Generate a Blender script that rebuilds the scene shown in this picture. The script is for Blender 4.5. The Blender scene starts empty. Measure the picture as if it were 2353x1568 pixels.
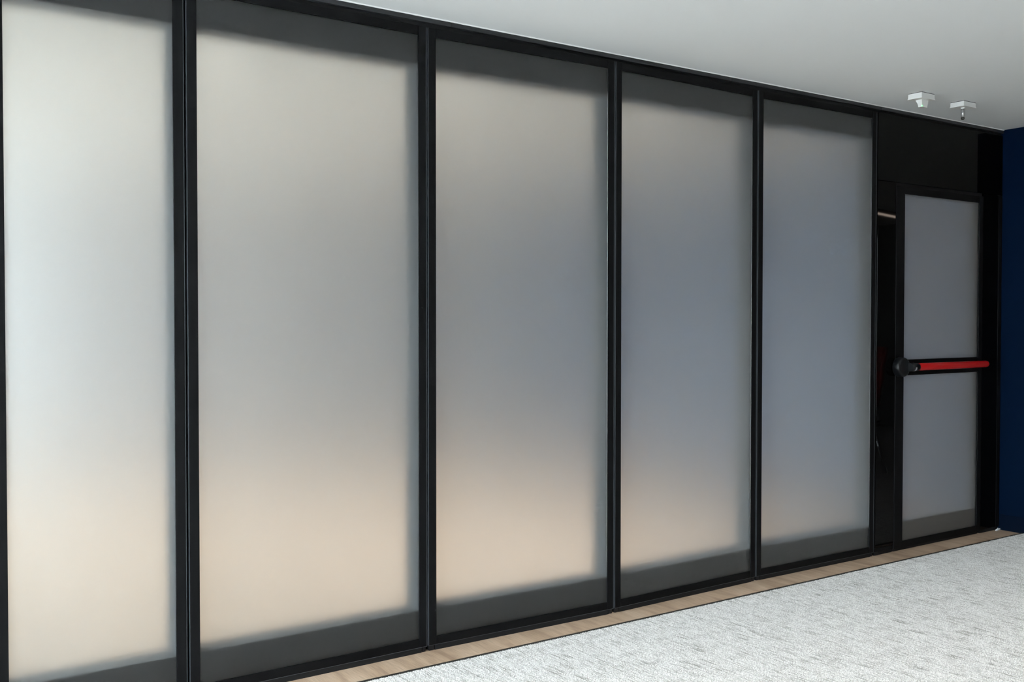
import bpy, bmesh, math, random
import numpy as np
from mathutils import Matrix, Vector

C = bpy.context.scene.collection
SC = bpy.context.scene

# ------------------------------------------------------------------ camera
CAM = Vector((0.0, -3.4597, 1.3180))
YAW, PIT, ROL = math.radians(34.781), math.radians(-1.2169), math.radians(0.024)
fwd = Vector((math.sin(YAW)*math.cos(PIT), math.cos(YAW)*math.cos(PIT), math.sin(PIT)))
rgt = Vector((math.cos(YAW), -math.sin(YAW), 0.0))
upv = rgt.cross(fwd)
r2 = rgt*math.cos(ROL) + upv*math.sin(ROL)
u2 = -rgt*math.sin(ROL) + upv*math.cos(ROL)
cd = bpy.data.cameras.new('camera'); cd.sensor_width = 36.0; cd.lens = 35.6086; cd.clip_start = 0.02
cam = bpy.data.objects.new('camera', cd); C.objects.link(cam)
m = Matrix((r2, u2, -fwd)).transposed().to_4x4(); m.translation = CAM
cam.matrix_world = m
SC.camera = cam

# ------------------------------------------------------------------ world, exposure
SKY = (0.82, 0.92, 1.0); SKY_STRENGTH = 26.0
w = bpy.data.worlds.new('overcast_sky'); SC.world = w; w.use_nodes = True
bg = w.node_tree.nodes['Background']; bg.inputs[0].default_value = (*SKY, 1); bg.inputs[1].default_value = SKY_STRENGTH
vs = SC.view_settings
vs.view_transform = 'Standard'; vs.look = 'None'; vs.gamma = 1.0; vs.use_curve_mapping = False; vs.exposure = 0.0
cy = SC.cycles
cy.max_bounces = 9; cy.diffuse_bounces = 4; cy.glossy_bounces = 3; cy.transmission_bounces = 6; cy.transparent_max_bounces = 12
cy.use_light_tree = False; cy.use_adaptive_sampling = True; cy.adaptive_threshold = 0.03
cy.caustics_reflective = False; cy.caustics_refractive = True; cy.sample_clamp_indirect = 8.0

def portal(name, loc, rot, sx, sy):
    l = bpy.data.lights.new(name, 'AREA'); l.shape = 'RECTANGLE'; l.size = sx; l.size_y = sy
    l.cycles.is_portal = True
    o = bpy.data.objects.new(name, l); o.location = loc; o.rotation_euler = rot; C.objects.link(o)

# room extents
H = 2.5
XL, XR = -2.6, 11.0           # facade on the left, far end on the right
YN, YF = -5.0, 5.6            # wall behind the camera, far wall of the next room
XN = 6.13                     # blue wall stub
NIB = 0.168

# daylight openings: (axis, position, a0, a1, z0, z1)
FAR_WIN = [(-2.3, 0.3, 0.05, 2.42)]
LEFT_FAR = (2.1, 5.2, 0.12, 2.38)
LEFT_NEAR = (-4.7, -0.2, 0.05, 2.42)
for (a, b, z0, z1) in FAR_WIN:
    portal('daylight_far_window', ((a+b)/2, YF+0.02, (z0+z1)/2), (-math.pi/2, 0, 0), b-a, z1-z0)
for (a, b, z0, z1) in (LEFT_FAR, LEFT_NEAR):
    portal('daylight_left_window', (XL-0.02, (a+b)/2, (z0+z1)/2), (0, -math.pi/2, 0), z1-z0, b-a)

# (x, y, watts, colour) of the unseen downlights added to brighten both rooms
FARC, NEARC = (0.97, 0.98, 1.0), (1.0, 0.94, 0.86)
FILL_DOWNLIGHTS = [(1.5, 1.0, 55.0, FARC), (2.7, 1.0, 145.0, FARC), (3.9, 1.0, 225.0, FARC), (2.0, 3.4, 260.0, (0.93, 0.96, 1.0)), (3.8, 2.8, 230.0, FARC), (5.0, 1.6, 30.0, FARC)]
FILL_DOWNLIGHTS += [(0.6, -1.8, 180.0, NEARC), (2.4, -1.8, 135.0, NEARC), (4.2, -1.8, 75.0, NEARC), (5.8, -1.8, 30.0, NEARC)] + [(x, -3.9, 110.0, NEARC) for x in (0.6, 2.4, 4.2)]

# ------------------------------------------------------------------ materials
def mat(name):
    mm = bpy.data.materials.new(name); mm.use_nodes = True
    nt = mm.node_tree
    return mm, nt, nt.nodes, nt.links, nt.nodes['Principled BSDF']

def plain(name, col, rough=0.5, metal=0.0, spec=0.5, bump=0.0, bscale=200.0, var=0.0, vscale=3.0, coat=0.0, ior=1.45):
    mm, nt, N, L, b = mat(name)
    b.inputs['Base Color'].default_value = (*col, 1); b.inputs['Roughness'].default_value = rough
    b.inputs['Metallic'].default_value = metal; b.inputs['Specular IOR Level'].default_value = spec
    b.inputs['Coat Weight'].default_value = coat; b.inputs['IOR'].default_value = ior
    tc = N.new('ShaderNodeNewGeometry')
    if var > 0:
        n = N.new('ShaderNodeTexNoise'); n.inputs['Scale'].default_value = vscale; n.inputs['Detail'].default_value = 5
        L.new(tc.outputs['Position'], n.inputs['Vector'])
        mx = N.new('ShaderNodeMix'); mx.data_type = 'RGBA'
        mx.inputs[6].default_value = (*[c*(1-var) for c in col], 1); mx.inputs[7].default_value = (*[min(1, c*(1+var)) for c in col], 1)
        L.new(n.outputs['Fac'], mx.inputs[0]); L.new(mx.outputs[2], b.inputs['Base Color'])
    if bump > 0:
        n = N.new('ShaderNodeTexNoise'); n.inputs['Scale'].default_value = bscale; n.inputs['Detail'].default_value = 3
        L.new(tc.outputs['Position'], n.inputs['Vector'])
        bp = N.new('ShaderNodeBump'); bp.inputs['Strength'].default_value = bump; bp.inputs['Distance'].default_value = 0.002
        L.new(n.outputs['Fac'], bp.inputs['Height']); L.new(bp.outputs[0], b.inputs['Normal'])
    return mm

M = {}
M['frame'] = plain('black_powder_coat', (0.0048, 0.0048, 0.0053), 0.42, spec=0.09, bump=0.12, bscale=900, var=0.25, vscale=6)
M['track'] = plain('black_satin_aluminium', (0.014, 0.015, 0.017), 0.36, spec=0.5, bump=0.1, bscale=60, var=0.4, vscale=9)
M['highlight'] = plain('edge_highlight_grey', (0.045, 0.050, 0.056), 0.35, spec=0.3)  # lighter than the frame: edge highlight put into the colour
M['doorhousing'] = plain('taupe_kick_panel', (0.13, 0.115, 0.10), 0.7, spec=0.1)
M['seal'] = plain('black_rubber', (0.006, 0.006, 0.007), 0.55, spec=0.3)
M['bracket'] = plain('black_gloss_plastic', (0.007, 0.007, 0.008), 0.3, spec=0.3)
M['housing'] = plain('black_housing', (0.008, 0.008, 0.009), 0.6, spec=0.2)
M['profile'] = plain('grey_aluminium_profile', (0.040, 0.047, 0.055), 0.75, spec=0.02)
M['gloss'] = plain('black_gloss_laminate', (0.0015, 0.0015, 0.0015), 0.03, spec=0.13)
M['wall'] = plain('white_wall_paint', (0.72, 0.71, 0.69), 0.7, bump=0.05, var=0.02)
M['farwall'] = plain('pale_grey_wall_paint', (0.55, 0.555, 0.60), 0.7, bump=0.05, var=0.02)
M['ceil'] = plain('white_ceiling_paint', (0.825, 0.85, 0.865), 0.85, spec=0.2, bump=0.06, bscale=90, var=0.015, vscale=2)
M['bead'] = plain('white_filler_bead', (0.9, 0.9, 0.89), 0.6, bump=0.5, bscale=60)
M['blue'] = plain('navy_wall_paint', (0.0, 0.0050, 0.0175), 0.6, spec=0.05, bump=0.05, bscale=300, var=0.06)
M['bluebase'] = plain('navy_baseboard_paint', (0.0002, 0.0036, 0.012), 0.5, spec=0.08, var=0.05)
M['bluefar'] = plain('blue_room_paint', (0.071, 0.098, 0.162), 0.6, var=0.05)
M['dark'] = plain('dark_grey_wall_paint', (0.10, 0.10, 0.10), 0.8, var=0.05)
M['winframe'] = plain('window_frame_grey', (0.25, 0.26, 0.27), 0.4)
M['white'] = plain('white_plastic', (0.80, 0.80, 0.79), 0.35, var=0.02)
M['grey_gap'] = plain('dark_gasket', (0.05, 0.05, 0.05), 0.7)
M['steel'] = plain('brushed_steel', (0.55, 0.56, 0.57), 0.42, metal=1.0)
M['blacktip'] = plain('black_plastic', (0.01, 0.01, 0.01), 0.4)
M['red'] = plain('red_powder_coat', (0.36, 0.004, 0.005), 0.25, spec=0.5)
M['panic'] = plain('black_satin_plastic', (0.004, 0.0045, 0.0055), 0.3, spec=0.35)
M['label'] = plain('silver_label', (0.6, 0.62, 0.65), 0.3, metal=0.6)
M['chrome'] = plain('chrome', (0.8, 0.82, 0.85), 0.2, metal=1.0)
M['fabric'] = plain('black_mesh_fabric', (0.02, 0.02, 0.022), 0.8, bump=0.5, bscale=500)
M['redfabric'] = plain('dark_red_fabric', (0.22, 0.012, 0.012), 0.8, bump=0.4, bscale=400)
M['edge'] = plain('dark_edge_metal', (0.02, 0.018, 0.016), 0.5)
M['ground'] = plain('pavement', (0.58, 0.57, 0.55), 0.9, var=0.1, vscale=1)
M['lump'] = plain('white_sealant', (0.72, 0.75, 0.78), 0.6, bump=0.6, bscale=300)

def emis(name, col, s):
    mm, nt, N, L, b = mat(name)
    b.inputs['Emission Color'].default_value = (*col, 1); b.inputs['Emission Strength'].default_value = s
    b.inputs['Base Color'].default_value = (*col, 1)
    mm.cycles.emission_sampling = 'NONE'
    return mm
M['led'] = emis('green_led', (0.22, 1.0, 0.30), 2.2)
M['panel'] = emis('fill_lens', (1.0, 0.90, 0.80), 12.0)
M['tube'] = emis('warm_light_diffuser', (1.0, 0.80, 0.66), 9.0)

def frosted(name, rough, dfac, tfrac, tint=(0.96, 0.97, 0.97), refl=0.8):
    mm, nt, N, L, b = mat(name); out = N['Material Output']; N.remove(b)
    g = N.new('ShaderNodeBsdfGlass'); g.distribution = 'MULTI_GGX'
    g.inputs['Color'].default_value = (*tint, 1); g.inputs['Roughness'].default_value = rough; g.inputs['IOR'].default_value = 1.40
    d = N.new('ShaderNodeBsdfDiffuse'); d.inputs[0].default_value = (refl, refl, refl, 1)
    t = N.new('ShaderNodeBsdfTranslucent'); t.inputs[0].default_value = (0.93, 0.94, 0.95, 1)
    m1 = N.new('ShaderNodeMixShader'); m1.inputs[0].default_value = tfrac
    L.new(d.outputs[0], m1.inputs[1]); L.new(t.outputs[0], m1.inputs[2])
    m2 = N.new('ShaderNodeMixShader'); m2.inputs[0].default_value = dfac
    L.new(g.outputs[0], m2.inputs[1]); L.new(m1.outputs[0], m2.inputs[2])
    L.new(m2.outputs[0], out.inputs[0])
    return mm
M['frost'] = frosted('frosted_glass', 0.44, 0.04, 0.9)
M['frostdoor'] = frosted('frosted_door_glass', 0.48, 0.06, 0.8, (0.86, 0.85, 0.84))

def thin_glass(name):
    mm, nt, N, L, b = mat(name); out = N['Material Output']; N.remove(b)
    t = N.new('ShaderNodeBsdfTransparent'); t.inputs[0].default_value = (0.97, 0.985, 0.98, 1)
    g = N.new('ShaderNodeBsdfGlossy'); g.inputs['Roughness'].default_value = 0.02
    m1 = N.new('ShaderNodeMixShader'); m1.inputs[0].default_value = 0.05; L.new(t.outputs[0], m1.inputs[1]); L.new(g.outputs[0], m1.inputs[2])
    L.new(m1.outputs[0], out.inputs[0]); return mm
M['clear'] = thin_glass('clear_glass')

def ramp(N, pts):
    r = N.new('ShaderNodeValToRGB'); e = r.color_ramp.elements
    while len(e) < len(pts): e.new(0.5)
    for i, (p, c) in enumerate(pts): e[i].position = p; e[i].color = (*c, 1)
    return r

def wood():
    mm, nt, N, L, b = mat('oak_vinyl_floor')
    g = N.new('ShaderNodeNewGeometry')
    mp = N.new('ShaderNodeMapping'); mp.inputs['Scale'].default_value = (9.0, 1.6, 1.0); L.new(g.outputs['Position'], mp.inputs[0])
    n = N.new('ShaderNodeTexNoise'); n.inputs['Scale'].default_value = 1.6; n.inputs['Detail'].default_value = 6; n.inputs['Distortion'].default_value = 0.6
    L.new(mp.outputs[0], n.inputs['Vector'])
    r = ramp(N, [(0.28, (0.33, 0.222, 0.15)), (0.5, (0.50, 0.36, 0.255)), (0.72, (0.60, 0.455, 0.34))])
    L.new(n.outputs['Fac'], r.inputs[0])
    mp2 = N.new('ShaderNodeMapping'); mp2.inputs['Scale'].default_value = (420.0, 14.0, 1.0); L.new(g.outputs['Position'], mp2.inputs[0])
    n2 = N.new('ShaderNodeTexNoise'); n2.inputs['Scale'].default_value = 1.0; n2.inputs['Detail'].default_value = 3
    L.new(mp2.outputs[0], n2.inputs['Vector'])
    r3 = ramp(N, [(0.3, (0.72, 0.70, 0.68)), (0.6, (1.08, 1.08, 1.08))]); L.new(n2.outputs['Fac'], r3.inputs[0])
    mx = N.new('ShaderNodeMix'); mx.data_type = 'RGBA'; mx.blend_type = 'MULTIPLY'; mx.inputs[0].default_value = 0.8
    L.new(r.outputs[0], mx.inputs[6]); L.new(r3.outputs[0], mx.inputs[7]); L.new(mx.outputs[2], b.inputs['Base Color'])
    b.inputs['Roughness'].default_value = 0.42; b.inputs['Specular IOR Level'].default_value = 0.4
    bp = N.new('ShaderNodeBump'); bp.inputs['Strength'].default_value = 0.15; bp.inputs['Distance'].default_value = 0.001
    L.new(n2.outputs['Fac'], bp.inputs['Height']); L.new(bp.outputs[0], b.inputs['Normal'])
    return mm
M['wood'] = wood()

def carpet():
    mm, nt, N, L, b = mat('woven_loop_carpet')
    g = N.new('ShaderNodeNewGeometry')
    def layer(sx, sy, off, lo, hi, detail=2):
        mp = N.new('ShaderNodeMapping'); mp.inputs['Scale'].default_value = (sx, sy, 0.0); mp.inputs['Location'].default_value = (off, off*0.7, 0)
        L.new(g.outputs['Position'], mp.inputs[0])
        n = N.new('ShaderNodeTexNoise'); n.noise_dimensions = '2D'; n.inputs['Scale'].default_value = 1.0; n.inputs['Detail'].default_value = detail
        L.new(mp.outputs[0], n.inputs['Vector'])
        r = ramp(N, [(lo, (0, 0, 0)), (hi, (1, 1, 1))]); L.new(n.outputs['Fac'], r.inputs[0]); return r.outputs[0]
    streak = layer(150.0, 8.0, 3.1, 0.54, 0.70)        # long dark rows
    streak2 = layer(215.0, 16.0, 11.7, 0.50, 0.68)
    patch = layer(17.0, 5.0, 7.3, 0.28, 0.60)          # groups of rows
    speck = layer(230.0, 150.0, 1.3, 0.42, 0.68, 1)
    def mul(a, c):
        k = N.new('ShaderNodeMath'); k.operation = 'MULTIPLY'; L.new(a, k.inputs[0])
        if isinstance(c, float): k.inputs[1].default_value = c
        else: L.new(c, k.inputs[1])
        return k.outputs[0]
    def mixc(fac, a, col):
        k = N.new('ShaderNodeMix'); k.data_type = 'RGBA'; L.new(fac, k.inputs[0])
        if isinstance(a, tuple): k.inputs[6].default_value = (*a, 1)
        else: L.new(a, k.inputs[6])
        k.inputs[7].default_value = (*col, 1); return k.outputs[2]
    c = mixc(mul(speck, 0.70), (0.75, 0.725, 0.705), (0.31, 0.302, 0.29))
    c = mixc(mul(mul(streak, patch), 0.75), c, (0.16, 0.15, 0.125))
    c = mixc(mul(streak2, 0.55), c, (0.24, 0.235, 0.22))
    L.new(c, b.inputs['Base Color'])
    b.inputs['Roughness'].default_value = 0.95; b.inputs['Specular IOR Level'].default_value = 0.1
    v = N.new('ShaderNodeTexVoronoi'); v.inputs['Scale'].default_value = 170.0; L.new(g.outputs['Position'], v.inputs['Vector'])
    bp = N.new('ShaderNodeBump'); bp.inputs['Strength'].default_value = 0.7; bp.inputs['Distance'].default_value = 0.004; bp.invert = True
    L.new(v.outputs['Distance'], bp.inputs['Height'])
    M['carpet_bump'] = bp
    return mm
M['carpet'] = carpet()
def carpet_base():
    mm = M['carpet'].copy(); mm.name = 'woven_loop_carpet_ground'
    nt = mm.node_tree; bp = [n for n in nt.nodes if n.type == 'BUMP'][0]
    nt.links.new(bp.outputs[0], nt.nodes['Principled BSDF'].inputs['Normal']); return mm
M['carpetbase'] = carpet_base()

# ------------------------------------------------------------------ helpers
def link(name, me, material, parent=None):
    o = bpy.data.objects.new(name, me); C.objects.link(o)
    if material is not None: me.materials.append(material)
    if parent is not None: o.parent = parent
    return o
def add_box(bm, x0, x1, y0, y1, z0, z1, bev=0.0):
    vs_ = [bm.verts.new(p) for p in ((x0,y0,z0),(x1,y0,z0),(x1,y1,z0),(x0,y1,z0),(x0,y0,z1),(x1,y0,z1),(x1,y1,z1),(x0,y1,z1))]
    fs = [bm.faces.new([vs_[i] for i in f]) for f in ((3,2,1,0),(4,5,6,7),(0,1,5,4),(1,2,6,5),(2,3,7,6),(3,0,4,7))]
    if bev > 0:
        es = list({e for f in fs for e in f.edges})
        bmesh.ops.bevel(bm, geom=es, offset=bev, segments=2, profile=0.5, affect='EDGES')
def mesh(bm, name):
    me = bpy.data.meshes.new(name); bm.normal_update(); bm.to_mesh(me); bm.free(); return me
def box(name, x0, x1, y0, y1, z0, z1, material, parent=None, bev=0.0):
    bm = bmesh.new(); add_box(bm, x0, x1, y0, y1, z0, z1, bev); return link(name, mesh(bm, name), material, parent)
def boxes(name, lst, material, parent=None):
    bm = bmesh.new()
    for b in lst: add_box(bm, *b)
    return link(name, mesh(bm, name), material, parent)
def lathe(name, prof, axis, origin, material, parent=None, seg=32, smooth=True):
    """prof: (distance along axis, radius)"""
    bm = bmesh.new(); ax = Vector(axis).normalized()
    s = Vector((0,0,1)) if abs(ax.z) < 0.9 else Vector((1,0,0)); e1 = ax.cross(s).normalized(); e2 = ax.cross(e1)
    rings = []
    for t, r in prof:
        c = Vector(origin) + ax*t
        if r < 1e-6: rings.append([bm.verts.new(c)])
        else: rings.append([bm.verts.new(c + (e1*math.cos(2*math.pi*k/seg) + e2*math.sin(2*math.pi*k/seg))*r) for k in range(seg)])
    for A, B in zip(rings, rings[1:]):
        for k in range(seg):
            k2 = (k+1) % seg
            if len(A) == 1 and len(B) == 1: continue
            if len(A) == 1: bm.faces.new((A[0], B[k], B[k2]))
            elif len(B) == 1: bm.faces.new((A[k], B[0], A[k2]))
            else: bm.faces.new((A[k], B[k], B[k2], A[k2]))
    for R, flip in ((rings[0], False), (rings[-1], True)):
        if len(R) > 1: bm.faces.new(R)
    bmesh.ops.recalc_face_normals(bm, faces=bm.faces)
    if smooth:
        for f in bm.faces: f.smooth = len(f.verts) <= 4
    return link(name, mesh(bm, name), material, parent)
def tube(name, pts, r, material, parent=None, seg=12):
    bm = bmesh.new(); rings = []
    P = [Vector(p) for p in pts]
    for i, p in enumerate(P):
        d = (P[min(i+1, len(P)-1)] - P[max(i-1, 0)]).normalized()
        s = Vector((0,1,0)) if abs(d.y) < 0.9 else Vector((1,0,0)); a = d.cross(s).normalized(); b = d.cross(a)
        rings.append([bm.verts.new(p + (a*math.cos(2*math.pi*k/seg) + b*math.sin(2*math.pi*k/seg))*r) for k in range(seg)])
    for A, B in zip(rings, rings[1:]):
        for k in range(seg): bm.faces.new((A[k], A[(k+1)%seg], B[(k+1)%seg], B[k])).smooth = True
    bm.faces.new(rings[0]); bm.faces.new(rings[-1]); bmesh.ops.recalc_face_normals(bm, faces=bm.faces)
    return link(name, mesh(bm, name), material, parent)
def empty(name, loc=(0,0,0), rz=0.0):
    o = bpy.data.objects.new(name, None); o.empty_display_size = 0.1; C.objects.link(o); o.location = loc; o.rotation_euler = (0,0,rz); return o
def tag(o, label, cat, group=None):
    o['label'] = label; o['category'] = cat
    if group: o['group'] = group
    return o
def struct(o, label=None, cat=None):
    o['kind'] = 'structure'
    if label: o['label'] = label
    if cat: o['category'] = cat
    return o

# ------------------------------------------------------------------ the setting
CARPET_Y = -0.1554
struct(box('floor_wood', XL, XR, CARPET_Y+0.008, YF, -0.05, 0.0, M['wood']), 'pale oak wood floor strip along the foot of the partition', 'floor')
struct(box('floor_carpet', XL, XR, YN, CARPET_Y-0.006, -0.05, 0.0015, M['carpetbase']), 'light grey woven loop carpet with dark broken streaks', 'carpet')
struct(box('trim_1', XL, XN, CARPET_Y-0.006, CARPET_Y+0.008, -0.05, 0.0046, M['edge']), 'thin dark edge strip between wood floor and carpet', 'floor trim')
struct(box('ceiling', XL, XR, YN, YF, H, H+0.12, M['ceil']), 'smooth white painted ceiling', 'ceiling')
struct(box('wall_end', XR, XR+0.2, YN, YF, 0, H, M['dark']), 'dark grey end wall of the carpeted room', 'wall')
# blue stub beside the door and the blue side wall of the room behind the partition
wr = struct(box('wall_right', XN, XN+0.22, -NIB, 0.11, 0, H, M['blue'], bev=0.002), 'dark navy blue wall end beside the door', 'wall')
struct(box('wall_side', XN+0.01, XN+0.21, 0.11, YF, 0, H, M['bluefar']), 'blue side wall of the room behind the frosted glass', 'wall')
struct(boxes('baseboard_right', [(XN-0.005, XN, -NIB-0.005, -0.002, 0.0, 0.098, 0.001), (XN-0.005, XN+0.22, -NIB-0.005, -NIB, 0.0, 0.098, 0.001)], M['bluebase']), 'navy blue baseboard at the foot of the blue wall end', 'baseboard')
# wall to the left of the partition
struct(box('wall_partition', XL, 0.455, 0.0, 0.11, 0, H, M['dark']), 'dark grey wall continuing the partition line', 'wall')

def wall_open(name, axis, pos, th, a0, a1, op, material, label):
    """wall slab with one rectangular opening; axis 'x' wall runs along y, 'y' wall runs along x"""
    o0, o1, z0, z1 = op
    L_ = [(a0, o0, 0, H), (o1, a1, 0, H), (o0, o1, 0, z0), (o0, o1, z1, H)]
    B = []
    for (p, q, zz0, zz1) in L_:
        if q-p < 1e-4: continue
        B.append((pos, pos+th, p, q, zz0, zz1) if axis == 'x' else (p, q, pos, pos+th, zz0, zz1))
    return struct(boxes(name, B, material), label, 'wall')
wall_open('wall_far', 'y', YF, 0.15, XL, XR, FAR_WIN[0], M['farwall'], 'pale grey far wall of the room behind the frosted glass')
struct(box('wall_near', XL, XR, YN-0.15, YN, 0, H, M['wall']), 'white wall behind the carpeted room', 'wall')
wl = wall_open('wall_left', 'x', XL-0.15, 0.15, 0.055, YF, LEFT_FAR, M['wall'], 'white window wall of the room behind the frosted glass')
wall_open('wall_left_near', 'x', XL-0.15, 0.15, YN, 0.055, LEFT_NEAR, M['wall'], 'white window wall of the carpeted room')
def window(name, axis, pos, op, n, label):
    o0, o1, z0, z1 = op
    e = empty(name, (0,0,0)); struct(e, label, 'window')
    def put(nm, p, q, zz0, zz1, dy0, dy1, mt):
        if axis == 'x': box(nm, pos+dy0, pos+dy1, p, q, zz0, zz1, mt, e)
        else: box(nm, p, q, pos+dy0, pos+dy1, zz0, zz1, mt, e)
    t = 0.05
    put('window_frame', o0, o1, z0, z0+t, 0.04, 0.10, M['winframe']); put('window_frame', o0, o1, z1-t, z1, 0.04, 0.10, M['winframe'])
    st = (o1-o0)/n
    for k in range(n+1):
        c = o0 + st*k; put('mullion', max(o0, c-t/2), min(o1, c+t/2), z0+t, z1-t, 0.04, 0.10, M['winframe'])
    for k in range(n):
        put('pane', o0+st*k+t/2, o0+st*(k+1)-t/2, z0+t, z1-t, 0.066, 0.074, M['clear'])
window('window_1', 'y', YF, FAR_WIN[0], 2, 'wide window in the far wall behind the frosted glass')
window('window_2', 'x', XL-0.15, LEFT_FAR, 2, 'side window of the room behind the frosted glass')
window('window_3', 'x', XL-0.15, LEFT_NEAR, 4, 'side window of the carpeted room')
struct(box('ground', -60, 60, -60, 60, -0.6, -0.5, M['ground']), 'grey paved ground outside the windows', 'ground')

# ceiling track above the partition
track = empty('trim_2', (0, 0, 0)); struct(track, 'black satin ceiling track above the partition panels', 'ceiling track')
cuts = [0.455, 2.106, 3.703, 4.887, XN]
for a, b in zip(cuts, cuts[1:]):
    box('track_section', a+0.0006, b-0.0006, -0.003, 0.105, 2.478, H, M['track'], track, 0.0008)
box('track_slot', 0.455, XN, 0.016, 0.100, 2.463, 2.478, M['seal'], track)
struct(box('trim_3', 0.455, XN, -0.0075, -0.003, 2.4952, H, M['bead'], bev=0.001), 'thin white filler bead between ceiling and black track', 'ceiling trim')

# ------------------------------------------------------------------ partition panels
GB, GT, PB, PT = 0.0565, 2.4269, 0.0227, 2.4623
ST, DEP, BAR = 0.0355, 0.105, 0.113
def panel(L, yL, R, yR, label):
    wd = math.hypot(R-L, yR-yL); e = empty('frosted_glass_panel', (L, yL, 0), math.atan2(yR-yL, R-L))
    tag(e, label, 'partition panel', 'frosted glass panels of the folding partition')
    b = 0.0014
    box('stile', 0, ST, 0, 0.012, PB, PT, M['frame'], e, b)
    box('stile', wd-ST, wd, 0, 0.012, PB, PT, M['frame'], e, b)
    box('rail', ST, wd-ST, 0.0002, 0.012, GT, PT, M['frame'], e, b)
    box('rail', ST, wd-ST, 0.0002, 0.012, PB, GB, M['frame'], e, b)
    box('frosted_pane', ST, wd-ST, 0.003, 0.009, GB, GT, M['frost'], e)
    # box-shaped core: side profiles, top and bottom mechanism housings
    box('side_profile', 0.004, ST-0.0005, 0.0122, DEP, PB+0.004, PT-0.004, M['profile'], e)
    box('side_profile', wd-ST+0.0005, wd-0.004, 0.0122, DEP, PB+0.004, PT-0.004, M['profile'], e)
    box('mechanism_housing', ST, wd-ST, 0.0124, DEP, GT-BAR, PT-0.004, M['housing'], e)
    box('mechanism_housing', ST, wd-ST, 0.0124, DEP, PB+0.004, GB+BAR, M['housing'], e)
    box('rear_pane', ST, wd-ST, DEP-0.0062, DEP-0.0002, GB+BAR, GT-BAR, M['clear'], e)
    for x0, x1 in ((-0.0006, 0.0012), (wd-0.0012, wd+0.0006)):  # strips added along stiles and bottom rail to paint in their edge highlights
        box('highlight_strip', x0, x1, -0.0008, 0.011, PB, PT, M['highlight'], e)
    box('highlight_strip', 0.0012, wd-0.0012, -0.0006, 0.011, PB-0.0008, PB+0.0008, M['highlight'], e)
    box('joint_seal', -0.0070, 0.0038, 0.030, 0.090, 0.0, PT, M['seal'], e)
    # drop-down floor seal and its end pieces
    box('floor_seal', 0.03, wd-0.022, 0.005, 0.095, 0.0, PB+0.004, M['seal'], e)
    box('end_bracket', 0.004, 0.027, 0.0045, 0.09, 0.001, PB-0.001, M['bracket'], e, 0.001)
    box('end_bracket', wd-0.018, wd-0.004, 0.0045, 0.09, 0.001, PB-0.001, M['bracket'], e, 0.001)
    return e
panel(0.4635, 0.0, 1.0505, 0.0, 'narrow frosted glass panel, fifth from the red-barred door')
panel(1.0605, 0.0, 1.9984, 0.0069, 'frosted glass panel, fourth from the red-barred door')
panel(2.0063, 0.0069, 2.9460, -0.0143, 'middle frosted glass panel, third from the red-barred door')
panel(2.9543, -0.0143, 3.8993, 0.0081, 'frosted glass panel, second from the red-barred door')
panel(3.9075, 0.0081, 4.8501, -0.0006, 'dimmest frosted glass panel, directly beside the glossy black door surround')

# ------------------------------------------------------------------ door and its glossy surround
DX0, DX1, DZ0, DZ1 = 5.0345, 5.911, 0.016, 2.0715
ds = empty('black_surround', (4.862, 0, 0)); tag(ds, 'glossy black fixed panels framing the door with the red bar', 'door surround')
def sub(nm, x0, x1, y0, y1, z0, z1, mt, par, bev=0.0):
    return box(nm, x0-par.location.x, x1-par.location.x, y0-par.location.y, y1-par.location.y, z0, z1, mt, par, bev)
sub('transom_panel', 4.866, XN-0.004, 0.0, 0.10, DZ1+0.020, 2.4623, M['gloss'], ds, 0.0008)
sub('side_panel', 4.866, DX0-0.004, 0.0, 0.10, 0.043, DZ1+0.0175, M['gloss'], ds, 0.0008)
sub('side_panel', DX1+0.008, 6.085, 0.0, 0.10, 0.022, DZ1+0.0185, M['gloss'], ds, 0.0008)
sub('end_post', 6.088, XN-0.004, -0.001, 0.10, 0.022, DZ1+0.0185, M['frame'], ds, 0.0008)
sub('bottom_rail', 4.866, DX0-0.004, 0.003, 0.10, 0.020, 0.040, M['frame'], ds, 0.0008)
sub('edge_strip', 4.858, 4.8645, 0.004, 0.10, 0.02, 2.4623, M['seal'], ds)
sub('jamb', DX0-0.004, DX0-0.0005, 0.02, 0.10, 0.02, DZ1+0.015, M['seal'], ds)
sub('jamb', DX1+0.0005, DX1+0.008, 0.02, 0.10, 0.02, DZ1+0.015, M['seal'], ds)
sub('head', DX0-0.004, DX1+0.008, 0.012, 0.10, DZ1+0.002, DZ1+0.020, M['seal'], ds)
sub('floor_seal', 4.866, DX0-0.004, 0.008, 0.09, 0.0, 0.020, M['seal'], ds)
sub('floor_seal', DX1+0.008, XN-0.004, 0.006, 0.09, 0.0, 0.022, M['seal'], ds)
sub('end_bracket', 4.868, 4.900, 0.002, 0.02, 0.001, 0.019, M['bracket'], ds, 0.001)

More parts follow.
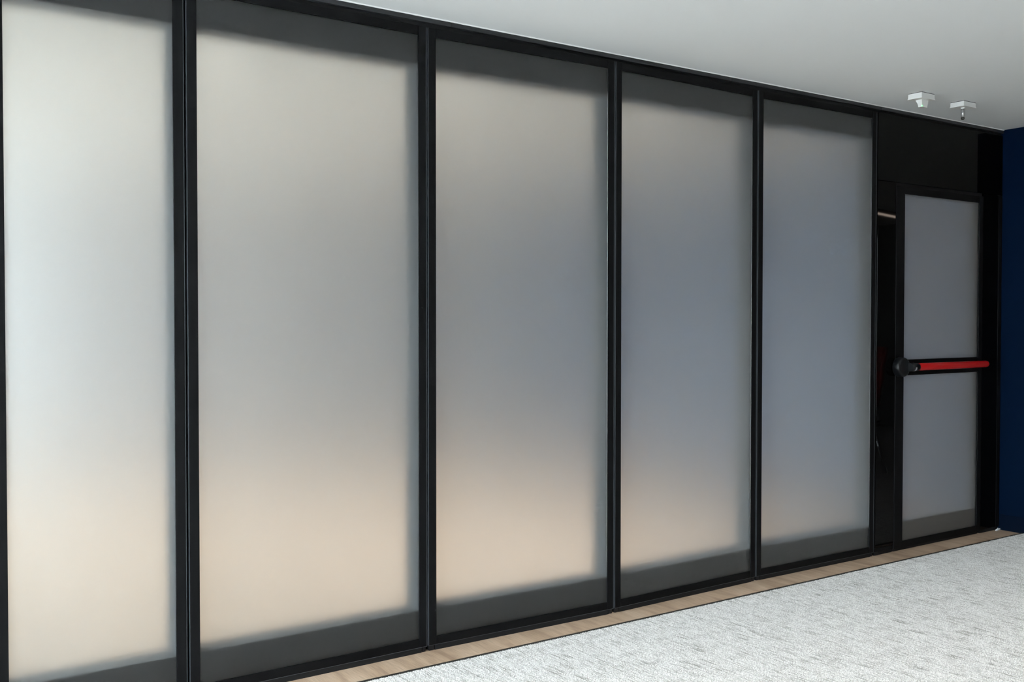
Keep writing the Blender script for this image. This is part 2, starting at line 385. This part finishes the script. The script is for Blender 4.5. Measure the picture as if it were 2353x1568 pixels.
dr = empty('door_1', (DX0, 0, 0)); struct(dr, 'black framed frosted glass door with a red push bar', 'door')
FY = -0.004
DGL, DGR, DGB, DGT = 5.112, 5.869, 0.0531, 2.0308
RB, RT = 1.000, 1.090
sub('stile', DX0, DGL, FY, 0.05, DZ0, DZ1, M['frame'], dr, 0.0008)
sub('stile', DGR, DX1, FY, 0.05, DZ0, DZ1, M['frame'], dr, 0.0008)
sub('rail', DGL, DGR, FY+0.0002, 0.05, DGT, DZ1, M['frame'], dr, 0.0008)
sub('rail', DGL, DGR, FY+0.0002, 0.05, DZ0, DGB, M['frame'], dr, 0.0008)
sub('rail', DGL, DGR, FY+0.0002, 0.05, RB, RT, M['frame'], dr, 0.0008)
sub('frosted_pane', DGL, DGR, 0.004, 0.010, RT, DGT, M['frostdoor'], dr)
sub('frosted_pane', DGL, DGR, 0.004, 0.010, DGB, RB, M['frostdoor'], dr)
sub('rear_pane', DGL, DGR, 0.040, 0.046, RT, DGT, M['clear'], dr)
sub('rear_pane', DGL, DGR, 0.040, 0.046, DGB+0.11, RB, M['clear'], dr)
sub('mechanism_housing', DGL, DGR, 0.012, 0.048, DGB, DGB+0.11, M['doorhousing'], dr)
sub('floor_seal', DX0+0.01, DX1-0.01, 0.01, 0.045, 0.0, DZ0, M['seal'], dr)
# push bar
BZ, BY = 1.050, -0.058
R_ = 0.055
pb = lathe('push_bar_housing', [(0, R_-0.001), (0.003, R_), (0.034, R_), (0.040, R_-0.003), (0.043, R_-0.009), (0.0445, R_-0.018), (0.045, 0)], (0, -1, 0), (5.060-DX0, FY, BZ), M['panic'], dr, 48)
lathe('push_bar_collar', [(0, 0.0245), (0.040, 0.0245), (0.043, 0.022), (0.075, 0.022)], (1, 0, 0), (5.086-DX0, BY, BZ), M['panic'], pb, 32)
bar = lathe('push_bar', [(0, 0.0205), (0.001, 0.021), (0.706, 0.021), (0.716, 0.0195), (0.723, 0.014), (0.7255, 0.0)], (1, 0, 0), (5.150-DX0, BY, BZ), M['red'], dr, 40)
bar['label'] = 'red push bar'
bm = bmesh.new(); vv = []
for k in range(6):
    a = math.radians(-55 + k*11)
    vv.append([bm.verts.new((x-DX0, BY-0.0248*math.cos(a), BZ+0.0248*math.sin(a))) for x in (5.112, 5.124)])
for p, q in zip(vv, vv[1:]): bm.faces.new((p[0], p[1], q[1], q[0]))
link('maker_plate', mesh(bm, 'maker_plate'), M['label'], pb)
sub('push_bar_bracket', 5.832, 5.866, BY+0.004, FY, BZ-0.016, BZ+0.016, M['panic'], dr, 0.004)

# ------------------------------------------------------------------ ceiling sensors
def sensor(x, y, h, label):
    e = empty('ceiling_sensor', (x, y, H)); tag(e, label, 'sensor', 'white ceiling sensors near the door')
    qx, qy = 0.058, 0.040
    box('gasket', -qx+0.001, qx-0.001, -qy+0.001, qy-0.001, -0.003, 0, M['grey_gap'], e)
    box('mounting_box', -qx, qx, -qy, qy, -h+0.004, -0.003, M['white'], e, 0.0012)
    box('cover_plate', -qx-0.002, qx+0.002, -qy-0.002, qy+0.002, -h, -h+0.0045, M['white'], e, 0.0012)
    return e, -h
e, zb = sensor(4.803, -0.303, 0.0320, 'white ceiling sensor with tapered nose and green light')
bm = bmesh.new()
# lofted nose: (x0, x1, y0, y1, drop) from the cover plate down, one corner edge stays upright
rows = [(-0.020, 0.037, -0.016, 0.020, 0.0), (-0.0195, 0.0365, -0.016, 0.018, 0.006), (-0.0185, 0.034, -0.016, 0.012, 0.016), (-0.0175, 0.031, -0.0155, 0.008, 0.027), (-0.017, 0.029, -0.015, 0.006, 0.038)]
rings = [[bm.verts.new(p) for p in ((x0,y0,zb-d),(x1,y0,zb-d),(x1,y1,zb-d),(x0,y1,zb-d))] for x0, x1, y0, y1, d in rows]
for A, B in zip(rings, rings[1:]):
    for k in range(4): bm.faces.new((A[k], A[(k+1)%4], B[(k+1)%4], B[k]))
bm.faces.new(rings[-1]); bm.faces.new(list(reversed(rings[0]))); bmesh.ops.recalc_face_normals(bm, faces=bm.faces)
nose = link('sensor_nose', mesh(bm, 'sensor_nose'), M['white'], e)
lathe('indicator_light', [(0, 0.0040), (0.002, 0.0036), (0.0035, 0.0)], (-0.75, -0.65, -0.1), (-0.0165, -0.0145, zb-0.033), M['led'], nose, 12)['label'] = 'glowing green indicator light'
e, zb = sensor(5.180, -0.308, 0.0295, 'white ceiling sensor with metal rod pointing down')
lathe('collar', [(0, 0.0105), (0.005, 0.0105), (0.0065, 0.0095)], (0, 0, -1), (-0.012, -0.006, zb), M['white'], e, 24)
rod = lathe('rod', [(0, 0.0088), (0.046, 0.0088)], (0, 0, -1), (-0.012, -0.006, zb-0.0065), M['steel'], e, 24)
rod['label'] = 'brushed metal rod'
lathe('rod_tip', [(0, 0.0089), (0.009, 0.0089), (0.012, 0.0065), (0.0125, 0)], (0, 0, -1), (-0.012, -0.006, zb-0.0525), M['blacktip'], rod, 24)

# sealant lump at the foot of the wall corner
rng = random.Random(4)
bm = bmesh.new(); bmesh.ops.create_icosphere(bm, subdivisions=3, radius=1.0)
for v in bm.verts:
    k = 0.75 + 0.35*math.sin(5*v.co.x+1.3)*math.sin(4*v.co.y+0.4) + rng.uniform(-0.12, 0.12)
    v.co = Vector((v.co.x*0.030*k, v.co.y*0.007*k, max(-0.2, v.co.z)*0.013*k))
for f in bm.faces: f.smooth = True
lo = min(v.co.z for v in bm.verts)
for v in bm.verts: v.co.z -= lo
tag(link('sealant_lump', mesh(bm, 'sealant_lump'), M['lump']), 'small white sealant lump at the foot of the blue wall corner', 'sealant').location = (6.098, -0.010, 0.0)

# ------------------------------------------------------------------ things of the carpeted room mirrored in the glossy panels
lt = empty('linear_lamp', (8.35, -2.35, H)); lt.rotation_euler = (0, 0, math.radians(-14)); tag(lt, 'slim linear ceiling lamp mirrored in the glossy black side panel', 'lamp')
box('lamp_body', -1.0, 1.0, -0.02, 0.02, -0.20, -0.165, M['frame'], lt, 0.003)
box('diffuser', -0.99, 0.99, -0.018, 0.018, -0.212, -0.2005, M['tube'], lt, 0.003)
for sx in (-0.8, 0.8): tube('suspension_rod', [(sx, 0, 0), (sx, 0, -0.165)], 0.004, M['steel'], lt, 8)

def chair(loc, rz, label):
    e = empty('office_chair', loc, rz); tag(e, label, 'chair')
    bm = bmesh.new()
    n = 8
    def sheet(f, th):
        top = [[bm.verts.new(f(i/n, j/n, 0)) for j in range(n+1)] for i in range(n+1)]
        bot = [[bm.verts.new(f(i/n, j/n, th)) for j in range(n+1)] for i in range(n+1)]
        for i in range(n):
            for j in range(n):
                bm.faces.new((top[i][j], top[i+1][j], top[i+1][j+1], top[i][j+1])); bm.faces.new((bot[i][j+1], bot[i+1][j+1], bot[i+1][j], bot[i][j]))
        ring = lambda G: [G[i][0] for i in range(n)] + [G[n][j] for j in range(n)] + [G[i][n] for i in range(n, 0, -1)] + [G[0][j] for j in range(n, 0, -1)]
        A, B = ring(top), ring(bot)
        for k in range(len(A)): bm.faces.new((A[k], B[k], B[(k+1) % len(A)], A[(k+1) % len(A)]))
        bmesh.ops.recalc_face_normals(bm, faces=bm.faces)
        for f_ in bm.faces: f_.smooth = True
    sheet(lambda u, v, t: (-0.23+0.46*u, -0.22+0.44*v, 0.44+0.02*(2*u-1)**2-0.03*max(0, 0.3-v)-t), 0.05)
    link('seat', mesh(bm, 'seat'), M['fabric'], e); bm = bmesh.new()
    sheet(lambda u, v, t: (-0.21+0.42*u, 0.22+0.09*v+0.03*(1-(2*u-1)**2)-t, 0.58+0.50*v), 0.035)
    link('backrest', mesh(bm, 'backrest'), M['redfabric'], e)
    for sx in (-1, 1):
        tube('leg', [(sx*0.20, -0.17, 0.41), (sx*0.245, -0.24, 0.012)], 0.011, M['chrome'], e)
        tube('leg', [(sx*0.20, 0.17, 0.41), (sx*0.245, 0.27, 0.012)], 0.011, M['chrome'], e)
        tube('back_support', [(sx*0.16, 0.12, 0.405), (sx*0.17, 0.235, 0.42), (sx*0.17, 0.265, 0.70)], 0.010, M['chrome'], e)
    return e
chair((7.337, -2.098, 0.0015), math.radians(-69), 'black chair with dark red back and chrome legs, mirrored in glossy panel')

# ------------------------------------------------------------------ unseen downlights added as fill light in both rooms
for x, y, p, lc in FILL_DOWNLIGHTS:
    e = empty('fill_downlight', (x, y, H)); tag(e, *(('added unseen ceiling spot lighting the room behind the frosted glass', 'fill_downlight', 'added fill lights behind the partition') if y > 0 else ('added unseen ceiling spot lighting the grey carpet', 'fill_downlight', 'added fill lights above the carpet')))
    lathe('trim_ring', [(0, 0.055), (0.006, 0.055), (0.008, 0.048), (0.004, 0.040), (0.001, 0.038)], (0, 0, -1), (0, 0, 0), M['white'], e, 24)
    lathe('lens', [(0.0012, 0.037), (0.002, 0.030), (0.0025, 0)], (0, 0, -1), (0, 0, 0), M['panel'], e, 24)
    l = bpy.data.lights.new('fill_beam', 'SPOT'); l.energy = p; l.color = lc; l.spot_size = math.radians(100); l.spot_blend = 1.0; l.shadow_soft_size = 0.04
    o = bpy.data.objects.new('fill_beam', l); o.location = (0, 0, -0.01); o.parent = e; C.objects.link(o)

# ------------------------------------------------------------------ carpet pile (loops)
def pile():
    rs = np.random.default_rng(7)
    px, py = 0.0046, 0.0048
    xs = np.arange(1.2, 6.9, px); ys = np.arange(-1.75, CARPET_Y-0.0065, py)
    X, Y = np.meshgrid(xs, ys)
    Y = Y + (np.arange(X.shape[1]) % 2)[None, :]*py*0.5
    X = X.ravel() + rs.normal(0, 0.0006, X.size); Y = Y.ravel() + rs.normal(0, 0.0010, Y.size)
    # keep what the camera could see, with a margin
    dx, dy = X-CAM.x, Y-CAM.y
    dep = dx*math.sin(YAW) + dy*math.cos(YAW); lat = dx*math.cos(YAW) - dy*math.sin(YAW)
    k = (lat/dep > -0.32) & (lat/dep < 0.60) & (dep > 2.9) & ~((X > XN-0.006) & (X < XN+0.226) & (Y > -NIB-0.008))
    X, Y = X[k], Y[k]
    pts = np.stack([X, Y, np.full_like(X, 0.0022)], 1)
    me = bpy.data.meshes.new('carpet_pile'); me.vertices.add(len(pts)); me.vertices.foreach_set('co', pts.ravel().astype(np.float32)); me.update()
    o = link('carpet_pile', me, M['carpet']); o['kind'] = 'stuff'; o['label'] = 'light grey loop pile of the streaked carpet'; o['category'] = 'carpet'
    ng = bpy.data.node_groups.new('loop_pile', 'GeometryNodeTree')
    ng.interface.new_socket('Geometry', in_out='INPUT', socket_type='NodeSocketGeometry'); ng.interface.new_socket('Geometry', in_out='OUTPUT', socket_type='NodeSocketGeometry')
    N, L = ng.nodes, ng.links
    gi, go = N.new('NodeGroupInput'), N.new('NodeGroupOutput')
    ico = N.new('GeometryNodeMeshIcoSphere'); ico.inputs['Radius'].default_value = 0.0026; ico.inputs['Subdivisions'].default_value = 1
    tr = N.new('GeometryNodeTransform'); tr.inputs['Scale'].default_value = (0.92, 1.12, 1.0)
    sm = N.new('GeometryNodeSetMaterial'); sm.inputs['Material'].default_value = M['carpet']
    ip = N.new('GeometryNodeInstanceOnPoints')
    rv = N.new('FunctionNodeRandomValue'); rv.data_type = 'FLOAT_VECTOR'
    rv.inputs[0].default_value = (0.8, 0.8, 0.75); rv.inputs[1].default_value = (1.15, 1.25, 1.5)
    rr = N.new('FunctionNodeRandomValue'); rr.data_type = 'FLOAT_VECTOR'
    rr.inputs[0].default_value = (-0.35, -0.35, -0.7); rr.inputs[1].default_value = (0.35, 0.35, 0.7)
    L.new(ico.outputs['Mesh'], tr.inputs['Geometry']); L.new(tr.outputs[0], sm.inputs[0])
    L.new(gi.outputs[0], ip.inputs['Points']); L.new(sm.outputs[0], ip.inputs['Instance'])
    L.new(rv.outputs[0], ip.inputs['Scale']); L.new(rr.outputs[0], ip.inputs['Rotation'])
    L.new(ip.outputs[0], go.inputs[0])
    md = o.modifiers.new('loops', 'NODES'); md.node_group = ng
    print('tufts', len(pts))
pile()
